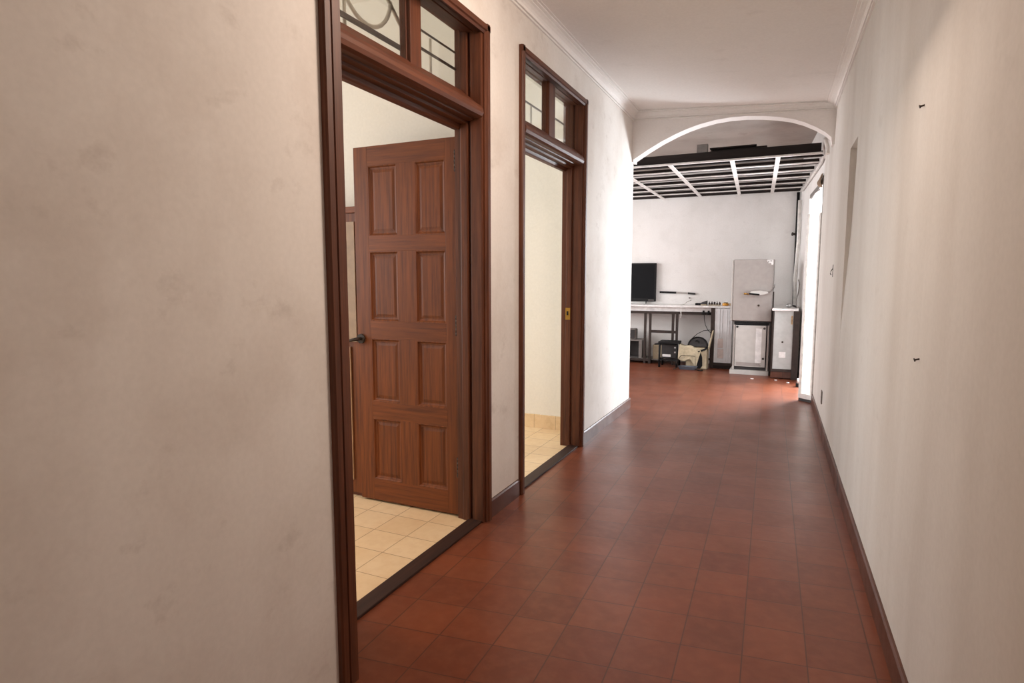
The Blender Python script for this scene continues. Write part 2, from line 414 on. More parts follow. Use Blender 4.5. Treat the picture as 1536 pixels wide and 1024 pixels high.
# window bars seen through the two transoms
def grille(parent, y0, y1, bars, ring=None):
    d = MB(); p = MB(); any_p = False
    for kind, *q in bars:
        if kind == 'h': d.box(-1.597, -1.589, y0, y1, q[0]-q[1]/2, q[0]+q[1]/2)
        if kind == 'v': d.box(-1.596, -1.588, q[0]-.004, q[0]+.004, q[1], q[2])
    d.build('window_bar', M['iron'], parent)
    for (pts, rad) in (ring or []):
        MB().tube(pts, rad, 8).build('window_scroll', M['pale_iron'], parent)
circ = [(-1.66, 2.14+.17*math.cos(t), 2.52+.17*math.sin(t)) for t in [math.pi*(1.03+i*.94/14) for i in range(15)]]
grille(f1, 1.70, 2.30, [('h', 2.292, .020)], [(circ, .009), ([(-1.66, 2.00, 2.24), (-1.66, 2.00, 2.6)], .008), ([(-1.66, 2.17, 2.60), (-1.66, 2.30, 2.50), (-1.66, 2.42, 2.40)], .009)])
grille(f1, 2.33, 2.76, [('h', 2.345, .010), ('h', 2.425, .006), ('v', 2.425, 2.26, 2.55)], [([(-1.66, 2.63, 2.24), (-1.66, 2.63, 2.46)], .007), ([(-1.66, 2.40, 2.28), (-1.66, 2.56, 2.275), (-1.66, 2.56, 2.2)], .006)])
grille(f2, 3.28, 3.93, [('h', 2.415, .009)], [([(-1.65, 3.70, 2.24), (-1.65, 3.70, 2.6)], .007), ([(-1.65, 3.86, 2.24), (-1.65, 3.86, 2.46)], .007)])
grille(f2, 4.02, 4.37, [('h', 2.43, .010)], None)

# strike plate of the second frame
sp = MB().box(-1.562, -1.524, 4.3445, 4.3475, .985, 1.075, .001).build('strike_plate', M['brass'], f2)
MB().box(-1.552, -1.538, 4.342, 4.3449, 1.02, 1.05).build('latch_hole', M['black'], sp)

# ------------------------------------------------------------------ open door leaf of the near bedroom
LX0, LX1, LY, LZ0, LZ1 = -2.262, -1.606, 2.772, .012, 2.022
leaf = thing('door_leaf', 'brown eight panel wooden door standing open into the near bedroom', 'door', (LX1, LY, 0))
TH = .036
cols = [(-2.168, -1.972), (-1.861, -1.668)]
rows = [(.136, .498), (.594, .960), (1.058, 1.449), (1.532, 1.918)]
for a, b in ((LX0, cols[0][0]), (cols[1][1], LX1)):
    MB().box(a, b, LY, LY+TH, LZ0, LZ1, .002).build('stile', M['lwZ'], leaf)
zs = [LZ0] + [z for rw in rows for z in rw] + [LZ1]
for i in range(0, 10, 2):
    MB().box(cols[0][0], cols[1][1], LY, LY+TH, zs[i], zs[i+1], .001).build('rail', M['lwX'], leaf)
for z0, z1 in rows:
    MB().box(cols[0][1], cols[1][0], LY, LY+TH, z0, z1, .001).build('muntin', M['lwZ'], leaf)
    for x0, x1 in cols:
        rings = []
        for ins, dep in ((0, .001), (.005, .0005), (.008, .003), (.012, .010), (.018, .012), (.022, .012), (.0225, .0145), (.026, .0145), (.040, .0115), (.042, .0115)):
            rings.append([(x0+ins, LY+dep, z0+ins), (x1-ins, LY+dep, z0+ins), (x1-ins, LY+dep, z1-ins), (x0+ins, LY+dep, z1-ins)])
        back = [[(x0, LY+.024, z0), (x1, LY+.024, z0), (x1, LY+.024, z1), (x0, LY+.024, z1)]]
        MB().loft(back+rings).build('panel', M['lwZ'], leaf)
for z in (.28, 1.05, 1.90):
    h = MB().box(LX1+.001, LX1+.012, LY-.006, LY+.002, z-.055, z+.055)
    for k in range(5): h.cyl((LX1+.006, LY-.007, z-.054+k*.022), (LX1+.006, LY-.007, z-.034+k*.022), .008, 10)
    h.build('hinge', M['iron'], leaf)
hx, hz = LX0+.028, .955
hd = MB().cyl((hx, LY, hz), (hx, LY-.012, hz), .027, 20).build('handle_rose', M['iron'], leaf)
MB().tube([(hx, LY-.010, hz), (hx, LY-.05, hz), (hx-.02, LY-.056, hz-.004), (hx-.06, LY-.058, hz-.014), (hx-.105, LY-.056, hz-.026)], [.010, .010, .010, .009, .008], 10).build('lever', M['iron'], hd)

# wooden cupboard with pale upper panels behind the door's free edge
wd = thing('wardrobe', 'brown wooden wardrobe with pale upper panel half hidden behind the open door', 'wardrobe', (-2.62, 2.9, 0))
MB().box(-2.93, -2.275, 2.80, 2.985, .02, 1.67, .002).build('carcass', M['lwZ'], wd)
MB().box(-2.95, -2.265, 2.785, 2.987, 1.67, 1.705, .003).build('top_moulding', M['lwX'], wd)
MB().box(-2.92, -2.285, 2.790, 2.80, .93, 1.62, .001).build('upper_panel', plain('pale_laminate', srgb(158, 132, 106), .5), wd)
MB().box(-2.92, -2.335, 2.790, 2.80, .10, .90, .001).build('lower_panel', plain('tan_laminate', srgb(170, 134, 100), .5), wd)
MB().box(-2.93, -2.28, 2.81, 2.98, 0, .02).build('plinth', M['dwX'], wd)

# ------------------------------------------------------------------ marks on the walls
def nail(y, z, lb):
    x = xr(y)
    mb = MB().cyl((x+.004, y, z), (x-.012, y, z-.004), .0028, 8).cyl((x-.011, y, z-.004), (x-.014, y, z-.005), .0055, 10)
    solo(mb, 'wall_nail', M['iron'], lb, 'nail', 'nails in the right wall')
nail(2.363, 1.850, 'small rusty nail high in the right wall')
nail(2.185, 1.055, 'small rusty nail low in the right wall')
y, z = 5.75, .285; x = xr(y)
o = thing('wall_outlet', 'small grey outlet plate low on the right wall near the baseboard', 'outlet', (x, y, z-.05))
MB().box(x-.008, x+.001, y-.045, y+.045, z-.055, z+.055, .003).build('plate', M['mgrey'], o)
for dy in (-.016, .016): MB().cyl((x-.0085, y+dy, z), (x-.007, y+dy, z), .006, 10).build('socket_hole', M['black'], o)
y, z = 5.35, 1.355; x = xr(y)
o = thing('wall_hook', 'thin dark hook on the right wall beyond the niche', 'hook', (x, y, z-.05))
MB().box(x-.003, x+.001, y-.012, y+.012, z-.045, z+.05, .001).build('back_plate', M['iron'], o)
MB().tube([(x-.002, y, z+.02), (x-.014, y, z), (x-.018, y, z-.02), (x-.012, y, z-.03)], .003, 8).build('hook_arm', M['iron'], o)

# ------------------------------------------------------------------ far room: ceiling frame
ZG = 2.52
cf = thing('ceiling_frame', 'bare suspended ceiling frame of dark joists and white battens in the far room', 'ceiling frame', (-1.5, 8.1, ZG))
xe = lambda y: xr2(y) - .012
MB().box(-5.0, xe(6.8)-.05, 6.78, 6.85, ZG+.004, ZG+.098, .002).build('front_beam', M['joist'], cf)
MB().box(-5.0, xe(6.8)-.04, 6.74, 6.78, ZG-.014, ZG+.003, .001).build('front_batten', M['white_metal'], cf)
for k, y in enumerate((6.95, 7.37, 7.85, 8.33, 8.80, 9.25, 9.52)):
    MB().box(-5.0, xe(y)-.004, y, y+.05, ZG, ZG+.052, .001).build('joist', M['joist'], cf)
for k, y in enumerate((7.30, 7.78, 8.26, 8.73, 9.18)):
    MB().box(-5.0, xe(y)-.004, y, y+.055, ZG-.001, ZG+.008).build('cross_batten', M['white_metal'], cf)
for (xa, ya, xb, yb) in ((-1.26, 6.76, -1.31, 9.58), (-.625, 6.76, -.765, 9.58), (-.187, 6.76, -.325, 9.58), (-1.842, 6.76, -1.862, 9.58), (-2.5, 6.76, -2.5, 9.58)):
    MB().loft([[(x-.022, y, ZG-.014), (x+.022, y, ZG-.014), (x+.022, y, ZG-.001), (x-.022, y, ZG-.001)] for x, y in ((xa, ya), (xb, yb))]).build('batten', M['white_metal'], cf)
MB().loft([[(xr2(y)-.03, y, ZG-.018), (xr2(y)-.002, y, ZG-.018), (xr2(y)-.002, y, ZG+.03), (xr2(y)-.008, y, ZG+.03), (xr2(y)-.008, y, ZG-.012), (xr2(y)-.03, y, ZG-.012)] for y in (6.78, 9.58)]).build('wall_angle', M['white_metal'], cf)

# timber lying on the frame
for k, (xa, xb, y, z, dy) in enumerate(((-.86, -.36, 6.98, ZG+.099, 0), (-.84, -.30, 6.985, ZG+.117, .02), (-.86, -.40, 6.99, ZG+.135, -.01))):
    mt = Matrix.Translation((0, 0, 0))
    solo(MB().box(xa, xb, y-.13+dy, y+.05+dy, z+.001, z+.016, .002), 'timber_plank', M['joist'],
         ('bottom dark plank of the stack lying on the ceiling frame', 'middle dark plank of the stack lying on the ceiling frame', 'top dark plank of the stack lying on the ceiling frame')[k], 'plank', 'planks lying on the ceiling frame')
solo(MB().box(-.985, -.875, 6.79, 6.85, ZG+.099, ZG+.185, .004), 'plaster_block', M['mgrey'], 'pale block sitting on the ceiling frame beside the dark planks', 'block')

# battered white pipes along the right wall
solo(MB().tube([(xr2(6.86)-.03, 6.70, 2.64), (xr2(6.86)-.025, 6.9, 2.56), (xr2(7.1)-.02, 7.1, 2.485), (xr2(8)-.02, 8.0, 2.48), (xr2(9.2)-.02, 9.2, 2.475)], .014, 10),
     'conduit_pipe', M['pvc'], 'white conduit running along the top of the right wall under the ceiling frame', 'pipe')
vp = [(xr2(9.3)-.035, 9.30, 2.36), (xr2(9.3)-.03, 9.30, 1.8), (xr2(9.3)-.05, 9.28, 1.3), (xr2(9.3)-.035, 9.3, .93)]
solo(MB().tube(vp, .024, 12), 'corner_pipe', M['pvc'], 'white upright pipe in the far right corner of the room', 'pipe')
dp = thing('drain_pipe', 'black upright pipe in the far corner beside the white pipe', 'pipe', (.02, 9.555, .92))
MB().tube([(.018, 9.555, 2.50), (.020, 9.555, 1.9), (.022, 9.55, 1.3), (.026, 9.55, .925)], .020, 10).build('pipe_length', M['black'], dp)
MB().cyl((.0, 9.545, 1.92), (-.03, 9.53, 1.92), .018, 10).cyl((-.030, 9.53, 1.92), (-.038, 9.526, 1.92), .026, 10).build('clamp', M['steel_dark'], dp)

# loose conduit where the arch meets the right wall
solo(MB().tube([(.205, YA2+.05, 2.50), (.215, YA2+.045, 2.46), (.222, YA2+.03, 2.43), (.226, YA2+.02, 2.37)], .016, 10), 'arch_conduit', M['pvc'], 'short bent white conduit at the right foot of the arch', 'pipe')

# ------------------------------------------------------------------ doorway to daylight in the right wall
fr = MB()
def opening_frame():
    r = thing('door_3', 'bright exterior doorway with a pale frame in the right wall of the far room', 'doorway', (xr2(7.6), 7.6, 0)); r['kind'] = 'structure'
    rbox(MB(), YO0, YO0+.03, 0, ZO, -.008, .10, xr2).build('frame_post', M['mgrey'], r)
    rbox(MB(), YO1-.04, YO1, 0, ZO, -.012, .10, xr2).build('frame_post', M['pvc'], r)
    rbox(MB(), YO0+.03, YO1-.04, ZO-.05, ZO, -.008, .12, xr2).build('frame_head', M['mgrey'], r)
    return r
opening_frame()
lp = thing('folding_door', 'narrow white folding door panel standing ajar at the bright doorway', 'folding door', (.19, 7.04, 0))
pa, pb = Vector((.243, 6.965)), Vector((.120, 7.085)); dv = (pb-pa).normalized(); nv = Vector((-dv.y, dv.x))
def slab(u0, u1, z0, z1, t0, t1):
    L = (pb-pa).length
    q = [pa+dv*L*u0+nv*t0, pa+dv*L*u1+nv*t0, pa+dv*L*u1+nv*t1, pa+dv*L*u0+nv*t1]
    return MB().prism([(p.x, p.y) for p in q], 'Z', z0, z1)
slab(.08, .86, .075, 1.93, .004, .012).build('panel', M['frost'], lp)
slab(0, .10, .03, 1.96, 0, .022).build('stile', M['pvc'], lp)
slab(.84, 1, .03, 1.96, 0, .022).build('stile', M['pvc'], lp)
slab(0, 1, .03, .08, -.004, .024).build('bottom_rail', M['top_white'], lp)
slab(.10, .84, 1.92, 1.96, .002, .012).build('top_rail', M['frost'], lp)
slab(0.02, .98, 0, .03, .002, .02).build('floor_guide', M['dgrey'], lp)
rg = MB()
yy = 7.02
rg.grid(lambda u, v: (xr2(yy+u*.30)-.015-.018*math.sin(v*3.1)-.008*math.sin(u*17), yy+u*.30, 2.36-.14*v*(1-.55*u)-.03*u), 10, 6)
o = rg.build('rag', M['rag']); sm = o.modifiers.new('s', 'SOLIDIFY'); sm.thickness = .006
tag(recentre(o), 'brown rag hanging above the bright doorway', 'rag')
solo(MB().tube([(xr2(7.32)-.01, 7.32, 2.235), (xr2(7.4)-.035, 7.4, 2.22), (xr2(7.75)-.03, 7.75, 2.20)], .010, 8), 'curtain_rod', M['mgrey'], 'short grey rod below the rag over the bright doorway', 'rod')

# pale yard wall and ground outside, under the sky
struct(MB().box(2.6, 2.75, 5.5, 10.5, 0, 2.6).build('wall_yard', M['concrete']))
struct(MB().box(1.2, 2.75, 5.5, 10.5, -.1, 0).build('floor_yard', M['concrete']))

# ------------------------------------------------------------------ far room: television, rod, hook on the end wall
tv = thing('television', 'black flat television hung on the white end wall', 'television', (-2.43, YF, .93))
MB().box(-2.92, -1.94, 9.545, 9.585, .935, 1.535, .006).build('bezel', M['black'], tv)
MB().box(-2.895, -1.965, 9.5435, 9.546, .985, 1.512).build('screen', M['black_gloss'], tv)
lg = MB()
for k in range(5): lg.box(-2.055+k*.018, -2.041+k*.018, 9.5425, 9.546, .952, .964)
lg.build('maker_mark', M['mgrey'], tv)
MB().box(-2.6, -2.25, 9.585, 9.599, 1.1, 1.4).build('wall_bracket', M['steel_dark'], tv)
MB().box(-2.10, -2.085, 9.555, 9.575, .895, .936, .003).build('sensor', M['dgrey'], tv)
rd = thing('wall_rail', 'thin black and silver rail fixed on the end wall beside the television', 'rail', (-1.62, YF, 1.06))
def rr(x0, x1, z0, z1, nm, m, h=.024):
    MB().loft([[(x, 9.575, z-h/2), (x, 9.60, z-h/2), (x, 9.60, z+h/2), (x, 9.575, z+h/2)] for x, z in ((x0, z0), (x1, z1))]).build(nm, m, rd)
rr(-1.885, -1.63, 1.083, 1.076, 'black_end', M['black'], .030); rr(-1.63, -1.455, 1.076, 1.068, 'silver_middle', M['grey_cab'], .026); rr(-1.455, -1.345, 1.068, 1.061, 'black_end', M['dgrey'], .030)
solo(MB().cyl((-1.43, 9.60, .998), (-1.43, 9.575, .998), .009, 10).sphere((-1.43, 9.572, .998), .012), 'wall_peg', M['mgrey'], 'tiny grey peg on the end wall above the worktop', 'peg')

# ------------------------------------------------------------------ worktop on a dark steel frame
wt = thing('workbench', 'long white worktop on a dark steel frame along the end wall', 'workbench', (-2.2, 9.35, 0))
TX1 = -.775
MB().box(-3.6, TX1, 9.14, YF-.005, .872, .900, .004).build('tabletop', M['top_white'], wt)
MB().box(-3.58, -1.045, 9.22, 9.245, .805, .872).build('apron', M['top_white'], wt)
MB().box(-3.6, -1.03, 9.20, 9.235, .765, .803, .002).build('front_rail', M['steel_dark'], wt)
def post(x, y=9.205, z1=.765, w=.034): MB().box(x-w/2, x+w/2, y, y+w, 0.0, z1, .002).build('post', M['steel_dark'], wt)
for x in (-2.02, -1.945, -1.605, -1.545): post(x)
MB().box(-1.93, -1.56, 9.207, 9.235, .475, .515, .002).build('shelf_rail', M['steel_dark'], wt)
MB().box(-3.6, -1.92, 9.207, 9.235, .035, .068, .002).build('bottom_rail', M['steel_dark'], wt)
MB().box(-1.93, -1.03, 9.50, 9.53, .06, .09, .002).build('bottom_rail', M['steel_dark'], wt)
MB().box(-3.6, -1.92, 9.235, 9.56, .055, .068, .002).build('bottom_shelf', M['mgrey'], wt)
MB().box(-1.925, -1.62, 9.235, 9.56, .055, .068, .002).build('bottom_shelf', M['mgrey'], wt)
MB().box(-1.05, -1.0, 9.10, 9.14, 0, .872, .002).build('post', M['steel_dark'], wt)
MB().box(-1.05, -1.0, 9.50, 9.54, 0, .872, .002).build('post', M['steel_dark'], wt)

# panel box beside the tall cabinet (left) and its twin on the right
lb = thing('side_panel', 'bluish grey sheet panel under the right end of the white worktop', 'panel', (-.88, 9.12, 0))
M['grey_blue_lifted'] = plain('bluish_grey_lifted', srgb(222, 225, 228), .4, 0, .05)  # bluish grey sheet, colour lightened to offset the shade under the worktop
MB().box(-.995, -.76, 9.11, 9.13, .085, .868, .002).build('sheet', M['grey_blue_lifted'], lb)
for x in (-.93, -.895, -.83, -.80): MB().box(x-.003, x+.003, 9.105, 9.111, .09, .86).build('rib', M['grey_blue_lifted'], lb)
MB().box(-1.0, -.755, 9.10, 9.135, .045, .085, .002).build('bottom_rail', M['steel_dark'], lb)
MB().box(-1.0, -.755, 9.105, 9.135, 0, .045).build('base', M['joist'], lb)
MB().box(-.945, -.875, 9.1035, 9.105, .30, .435).build('upper_label', M['pink_paper'], lb)
MB().box(-.945, -.865, 9.1035, 9.105, .15, .285).build('lower_label', M['pink_paper'], lb)

rb = thing('panel_cabinet', 'grey panel cabinet with a white shelf top in the right corner', 'cabinet', (-.07, 8.6, 0))
MB().box(-.225, .085, 8.46, 9.52, .885, .912, .003).build('shelf_top', M['top_white'], rb)
MB().box(-.200, .030, 8.50, 8.52, .128, .884, .002).build('front_panel', M['grey_blue'], rb)
MB().box(-.215, -.195, 8.49, 9.3, .09, .885).build('side_frame', M['steel_dark'], rb)
MB().box(.030, .105, 8.47, 8.53, 0, .884, .003).build('corner_post', M['steel_dark'], rb)
MB().box(-.215, .035, 8.485, 8.525, .092, .128, .002).build('bottom_rail', M['steel_dark'], rb)
MB().box(-.215, .035, 8.50, 8.54, .012, .092).build('plinth', M['skirt'], rb)
MB().box(-.215, .10, 8.55, 9.3, 0, .10).build('base', M['steel_dark'], rb)
MB().cyl((-.088, 8.501, .480), (-.088, 8.494, .480), .012, 12).build('lock', M['iron'], rb)
MB().box(-.125, -.045, 8.4985, 8.5, .275, .350).build('sticker', M['paper'], rb)
MB().box(.002, .022, 8.4985, 8.5, .71, .82).build('rust_patch', M['rust'], rb)

# ------------------------------------------------------------------ tall grey electrical cabinets
lo = thing('steel_cabinet', 'lower grey steel cabinet on a pale plinth with a hinged door', 'cabinet', (-.48, 8.85, 0))
MB().box(-.735, -.245, 8.68, 9.10, 0, .060, .002).build('plinth', M['grey_lite'], lo)
MB().box(-.705, -.255, 8.72, 9.09, .060, .718, .003).build('body', M['grey_cab'], lo)
for a in ((-.705, -.682, .062, .70), (-.279, -.255, .062, .70)): MB().box(a[0], a[1], 8.712, 8.721, a[2], a[3], .001).build('frame_edge', M['grey_lite'], lo)
MB().box(-.70, -.26, 8.708, 8.721, .672, .715, .002).build('seal', M['black'], lo)
MB().box(-.70, -.26, 8.714, 8.721, .064, .105, .002).build('bottom_gap', M['dgrey'], lo)
MB().box(-.692, -.270, 8.7165, 8.7205, .09, .68).build('gasket', M['black'], lo)
d = MB().box(-.676, -.292, 8.690, 8.716, .108, .668, .004).build('door', M['grey_lite'], lo)
MB().box(-.418, -.345, 8.6890, 8.6905, .14, .63).build('pale_strip', M['paper'], d)
MB().box(-.660, -.345, 8.6890, 8.6903, .118, .165).build('grey_band', M['grey_cab'], d)
for x, z in ((-.655, .645), (-.315, .632), (-.318, .225)):
    MB().cyl((x, 8.690, z), (x, 8.684, z), .015, 14).cyl((x, 8.684, z), (x, 8.680, z), .006, 8).build('screw_lock', M['dgrey'], d)
MB().box(-.712, -.704, 8.74, 8.77, .36, .46, .002).build('side_latch', M['iron'], lo)

up = thing('electrical_box', 'tall light grey electrical box standing on the lower steel cabinet', 'electrical box', (-.48, 8.9, .72))
MB().box(-.728, -.232, 8.70, 9.06, .728, 1.548, .004).build('body', M['grey_cab'], up)
MB().box(-.722, -.240, 8.684, 8.70, .732, 1.544, .005).build('door', M['grey_cab'], up)
MB().box(-.752, -.728, 8.70, 9.04, .722, 1.54, .002).build('side_flange', M['grey_lite'], up)
MB().box(-.725, -.245, 8.71, 9.05, .719, .729).build('foot', M['dgrey'], up)
MB().cyl((-.400, 8.684, .938), (-.400, 8.677, .938), .014, 14).build('lock', M['iron'], up)
t = MB().prism([(-.322, 1.53), (-.30, 1.495), (-.27, 1.50), (-.262, 1.475), (-.242, 1.478), (-.242, 1.543), (-.315, 1.543)], 'Y', 8.6825, 8.684).build('torn_sticker', M['paper'], up)
for x, z in ((-.27, 1.525), (-.30, 1.512)): MB().cyl((x, 8.6825, z), (x, 8.680, z), .007, 10).build('screw', M['dgrey'], t)

bk = thing('lock_bracket', 'grey bracket with a black grip and brass tip on the electrical box front', 'bracket', (-.42, 8.66, 1.09))
MB().prism([(-.515, 1.098), (-.495, 1.128), (-.385, 1.136), (-.295, 1.122), (-.285, 1.105), (-.33, 1.088), (-.40, 1.076)], 'Y', 8.61, 8.684).build('bracket_body', M['grey_lite'], bk)
MB().box(-.52, -.39, 8.60, 8.655, 1.078, 1.100, .004, Matrix.Translation((-.455, 0, 1.09)) @ Matrix.Rotation(.10, 4, 'Y') @ Matrix.Translation((.455, 0, -1.09))).build('grip', M['black'], bk)
MB().cyl((-.52, 8.63, 1.088), (-.555, 8.63, 1.092), .009, 10).cyl((-.555, 8.63, 1.092), (-.585, 8.63, 1.094), .013, 10).build('brass_tip', M['brass'], bk)
for dz in (0, .012):
    MB().tube([(-.295, 8.63, 1.108+dz), (-.262, 8.64, 1.118+dz), (-.235, 8.655, 1.14+dz), (-.218, 8.67, 1.175+dz), (-.214, 8.69, 1.21+dz)], .0035, 8).build('wire', M['mgrey'], bk)

up_post = solo(MB().box(-.2305, -.217, 8.72, 8.78, .73, 1.12, .002).box(-.2440, -.217, 8.72, 8.80, .0, .73, .002), 'steel_post', M['steel_dark'], 'dark steel post standing against the right side of the cabinets', 'post')

# ------------------------------------------------------------------ clutter on the worktop
ZT = .900
sc_ = thing('power_tool', 'dark tool lying on the white worktop near the cabinet', 'tool', (-1.22, 9.3, ZT))
MB().loft([[(x, 9.30-w_, ZT+.001), (x, 9.30+w_, ZT+.001), (x, 9.30+w_*.8, ZT+h), (x, 9.30-w_*.8, ZT+h)] for x, w_, h in ((-1.225, .03, .036), (-1.19, .04, .052), (-1.15, .045, .066), (-1.13, .04, .072))], smooth=False).build('tool_body', M['dgrey'], sc_)
MB().box(-1.30, -1.225, 9.275, 9.325, ZT+.001, ZT+.034, .006).build('tool_head', M['black'], sc_)
MB().box(-1.215, -1.135, 9.245, 9.256, ZT+.002, ZT+.016, .003).build('tool_tag', M['carton'], sc_)
solo(MB().box(-1.115, -.945, 9.27, 9.33, ZT+.001, ZT+.014, .004), 'wooden_slat', M['carton'], 'flat pale slat lying on the worktop under the small metal bits', 'slat')
for k in range(5):
    x = -1.10+k*.036
    solo(MB().box(x-.013, x+.013, 9.285, 9.315, ZT+.0145, ZT+.038+.006*((k*7) % 3), .004).cyl((x, 9.30, ZT+.036), (x, 9.30, ZT+.056+.004*(k % 2)), .006, 8), 'metal_bit', M['steel_dark'],
         'small dark metal bit on the pale slat, %s from the tool' % ('first', 'second', 'third', 'fourth', 'fifth')[k], 'metal bit', 'metal bits on the worktop')
am = thing('tape_roll', 'amber tape roll lying on the worktop beside the grey cabinet', 'tape roll', (-.87, 9.3, ZT))
MB().cyl((-.875, 9.3, ZT+.001), (-.875, 9.3, ZT+.036), .045, 20).build('tape', M['amber'], am)
MB().cyl((-.875, 9.3, ZT+.036), (-.875, 9.3, ZT+.050), .030, 16).build('core', M['carton'], am)
solo(MB().box(-.822, -.790, 9.27, 9.31, ZT+.001, ZT+.036, .006), 'brown_block', M['rust'], 'small brown block on the worktop between the tape roll and the cabinet', 'block')
solo(MB().tube([(-1.40, 9.56, .965), (-1.44, 9.44, .945), (-1.465, 9.3, .910), (-1.475, 9.16, .907), (-1.478, 9.125, .89), (-1.480, 9.12, .82), (-1.474, 9.122, .77), (-1.482, 9.12, .72)], .006, 8),
     'white_cord', M['pvc'], 'thin white cord trailing over the front edge of the worktop', 'cord')
tp = thing('shower_head', 'small chrome fitting lying on the white shelf top in the right corner', 'fitting', (-.02, 8.75, .912))
MB().sphere((-.03, 8.72, .942), .034, (1.2, 1, .85)).build('head', M['chrome'], tp)
MB().tube([(.0, 8.72, .945), (.03, 8.73, .938), (.055, 8.76, .925)], .012, 10).build('neck', M['dgrey'], tp)
solo(MB().tube([(.06, 8.66, .918), (.055, 8.72, 1.02), (.075, 8.8, 1.12), (.08, 8.83, 1.22), (.068, 8.85, 1.28)], .007, 8), 'flexible_hose', M['mgrey'], 'thin grey hose rising from the shelf top in the right corner', 'hose')

# hanging wires under the worktop
solo(MB().tube([(-1.155, 9.19, .80), (-1.150, 9.18, .70), (-1.13, 9.16, .62), (-1.09, 9.13, .55), (-1.045, 9.09, .515)], .005, 8), 'hanging_wire', M['dgrey'], 'dark wire hanging from the bench rail to the steel post', 'wire')
solo(MB().tube([(-1.055, 9.09, .555), (-1.14, 9.06, .545), (-1.22, 9.05, .50), (-1.285, 9.05, .44), (-1.31, 9.06, .395)], .005, 8), 'looped_wire', M['dgrey'], 'dark wire looping from the steel post down to the round bag', 'wire')
for k, (x, lbk) in enumerate(((-1.165, 'left small dark clip on the bench rail above the wires'), (-1.095, 'right small dark clip on the bench rail above the wires'))):
    solo(MB().box(x-.014, x+.014, 9.185, 9.199, .765, .83, .003).cyl((x-.03, 9.192, .785), (x+.03, 9.192, .785), .009, 8), 'rail_clip', M['black'], lbk, 'clip', 'clips on the bench rail')

# ------------------------------------------------------------------ things under the worktop
gb = thing('grey_box', 'grey brown open fronted box on the bench shelf at the left', 'box', (-2.25, 9.40, .068))
BX0, BX1, BY, BZ = -2.50, -2.075, 9.27, .069
MB().box(BX0, BX1, BY, 9.54, BZ+.262, BZ+.280, .002).build('lid', M['mgrey'], gb)
MB().box(BX0, BX0+.03, BY, 9.54, BZ, BZ+.262).build('side', M['mgrey'], gb)
MB().box(BX1-.05, BX1, BY, 9.54, BZ, BZ+.262, .002).build('side', M['mgrey'], gb)
MB().box(BX0+.03, BX1-.05, BY, 9.54, BZ, BZ+.02).box(BX0+.03, BX1-.05, 9.45, 9.54, BZ+.02, BZ+.262).build('inside', M['dgrey'], gb)
o = thing('speaker', 'dark grey speaker standing on the grey brown box under the bench', 'speaker', (-2.3, 9.38, .349))
MB().box(-2.42, -2.185, 9.33, 9.46, .350, .515, .02, None, 3).build('cabinet_body', M['mgrey'], o)
MB().box(-2.40, -2.205, 9.324, 9.331, .365, .50, .003).build('grille_cloth', M['dgrey'], o)
cb = thing('cardboard_box', 'small cream cardboard box on the bench shelf', 'cardboard box', (-1.89, 9.36, .068))
MB().box(-1.905, -1.72, 9.27, 9.50, .069, .285, .004).build('box_body', M['carton'], cb)
MB().box(-1.906, -1.719, 9.268, 9.271, .14, .17).build('tape_band', M['cloth'], cb)
w = MB()
for k in range(14):
    a = random.uniform(-1.89, -1.745); b = random.uniform(9.29, 9.45)
    w.sphere((a, b, .292), .025, (random.uniform(.8, 1.4), 1, random.uniform(.3, .7)), 8, 6)
o = w.build('scrap_heap', M['dgrey']); recentre(o); tag(o, 'dark scraps heaped on top of the small cream box', 'scraps', None, 'stuff')
st = thing('stool', 'low black stool standing in front of the bench shelf', 'stool', (-1.60, 9.02, 0))
SX0, SX1, SY0, SY1 = -1.755, -1.465, 8.90, 9.17
MB().box(SX0, SX1, SY0, SY1, .345, .378, .006).build('seat', M['black'], st)
for x in (SX0+.02, SX1-.02):
    for y in (SY0+.02, SY1-.02): MB().tube([(x, y, .345), (x, y, 0)], .016, 8).build('leg', M['black'], st)
for y in (SY0+.02, SY1-.02):
    MB().box(SX0+.03, SX1-.03, y-.008, y+.008, .10, .125).build('stretcher', M['black'], st)
for x in (SX0+.02, SX1-.02):
    MB().box(x-.008, x+.008, SY0+.03, SY1-.03, .10, .125).build('stretcher', M['black'], st)
tb = thing('toolbox', 'dark toolbox with pale tray between the legs of the black stool', 'toolbox', (-1.6, 9.05, .125))
MB().box(-1.715, -1.505, 8.965, 9.12, .126, .335, .008).build('case', M['dgrey'], tb)
MB().box(-1.70, -1.58, 8.955, 8.966, .15, .185, .003).build('tray', M['paper'], tb)
for z in (.22, .29): MB().cyl((-1.52, 8.966, z), (-1.52, 8.958, z), .013, 10).build('knob', M['chrome'], tb)

cr = thing('carton', 'open cream carton under the worktop by the steel post', 'carton', (-1.19, 9.0, 0))
CX0, CX1, CY0, CY1, CZ = -1.36, -1.06, 8.93, 9.07, .31
MB().box(CX0, CX1, CY0, CY0+.008, .002, CZ).box(CX0, CX1, CY1-.008, CY1, .002, CZ).box(CX0, CX0+.008, CY0, CY1, .002, CZ).box(CX1-.008, CX1, CY0, CY1, .002, CZ).box(CX0, CX1, CY0, CY1, 0, .01).build('carton_body', M['carton'], cr)
MB().prism([(CX1, CZ), (CX1+.055, .56), (CX1+.065, .555), (CX1+.015, CZ-.03)], 'Y', CY0+.01, CY1-.01).build('flap', M['cloth'], cr)
dk = MB()
dk.prism([(-1.24, .012), (-1.15, .012), (-1.125, .05), (-1.13, .17), (-1.15, .235), (-1.19, .25), (-1.225, .17)], 'Y', 8.922, 8.9295)
solo(dk, 'dark_scrap', M['black'], 'dark scrap leaning on the front of the cream carton', 'scrap')
clo = MB()
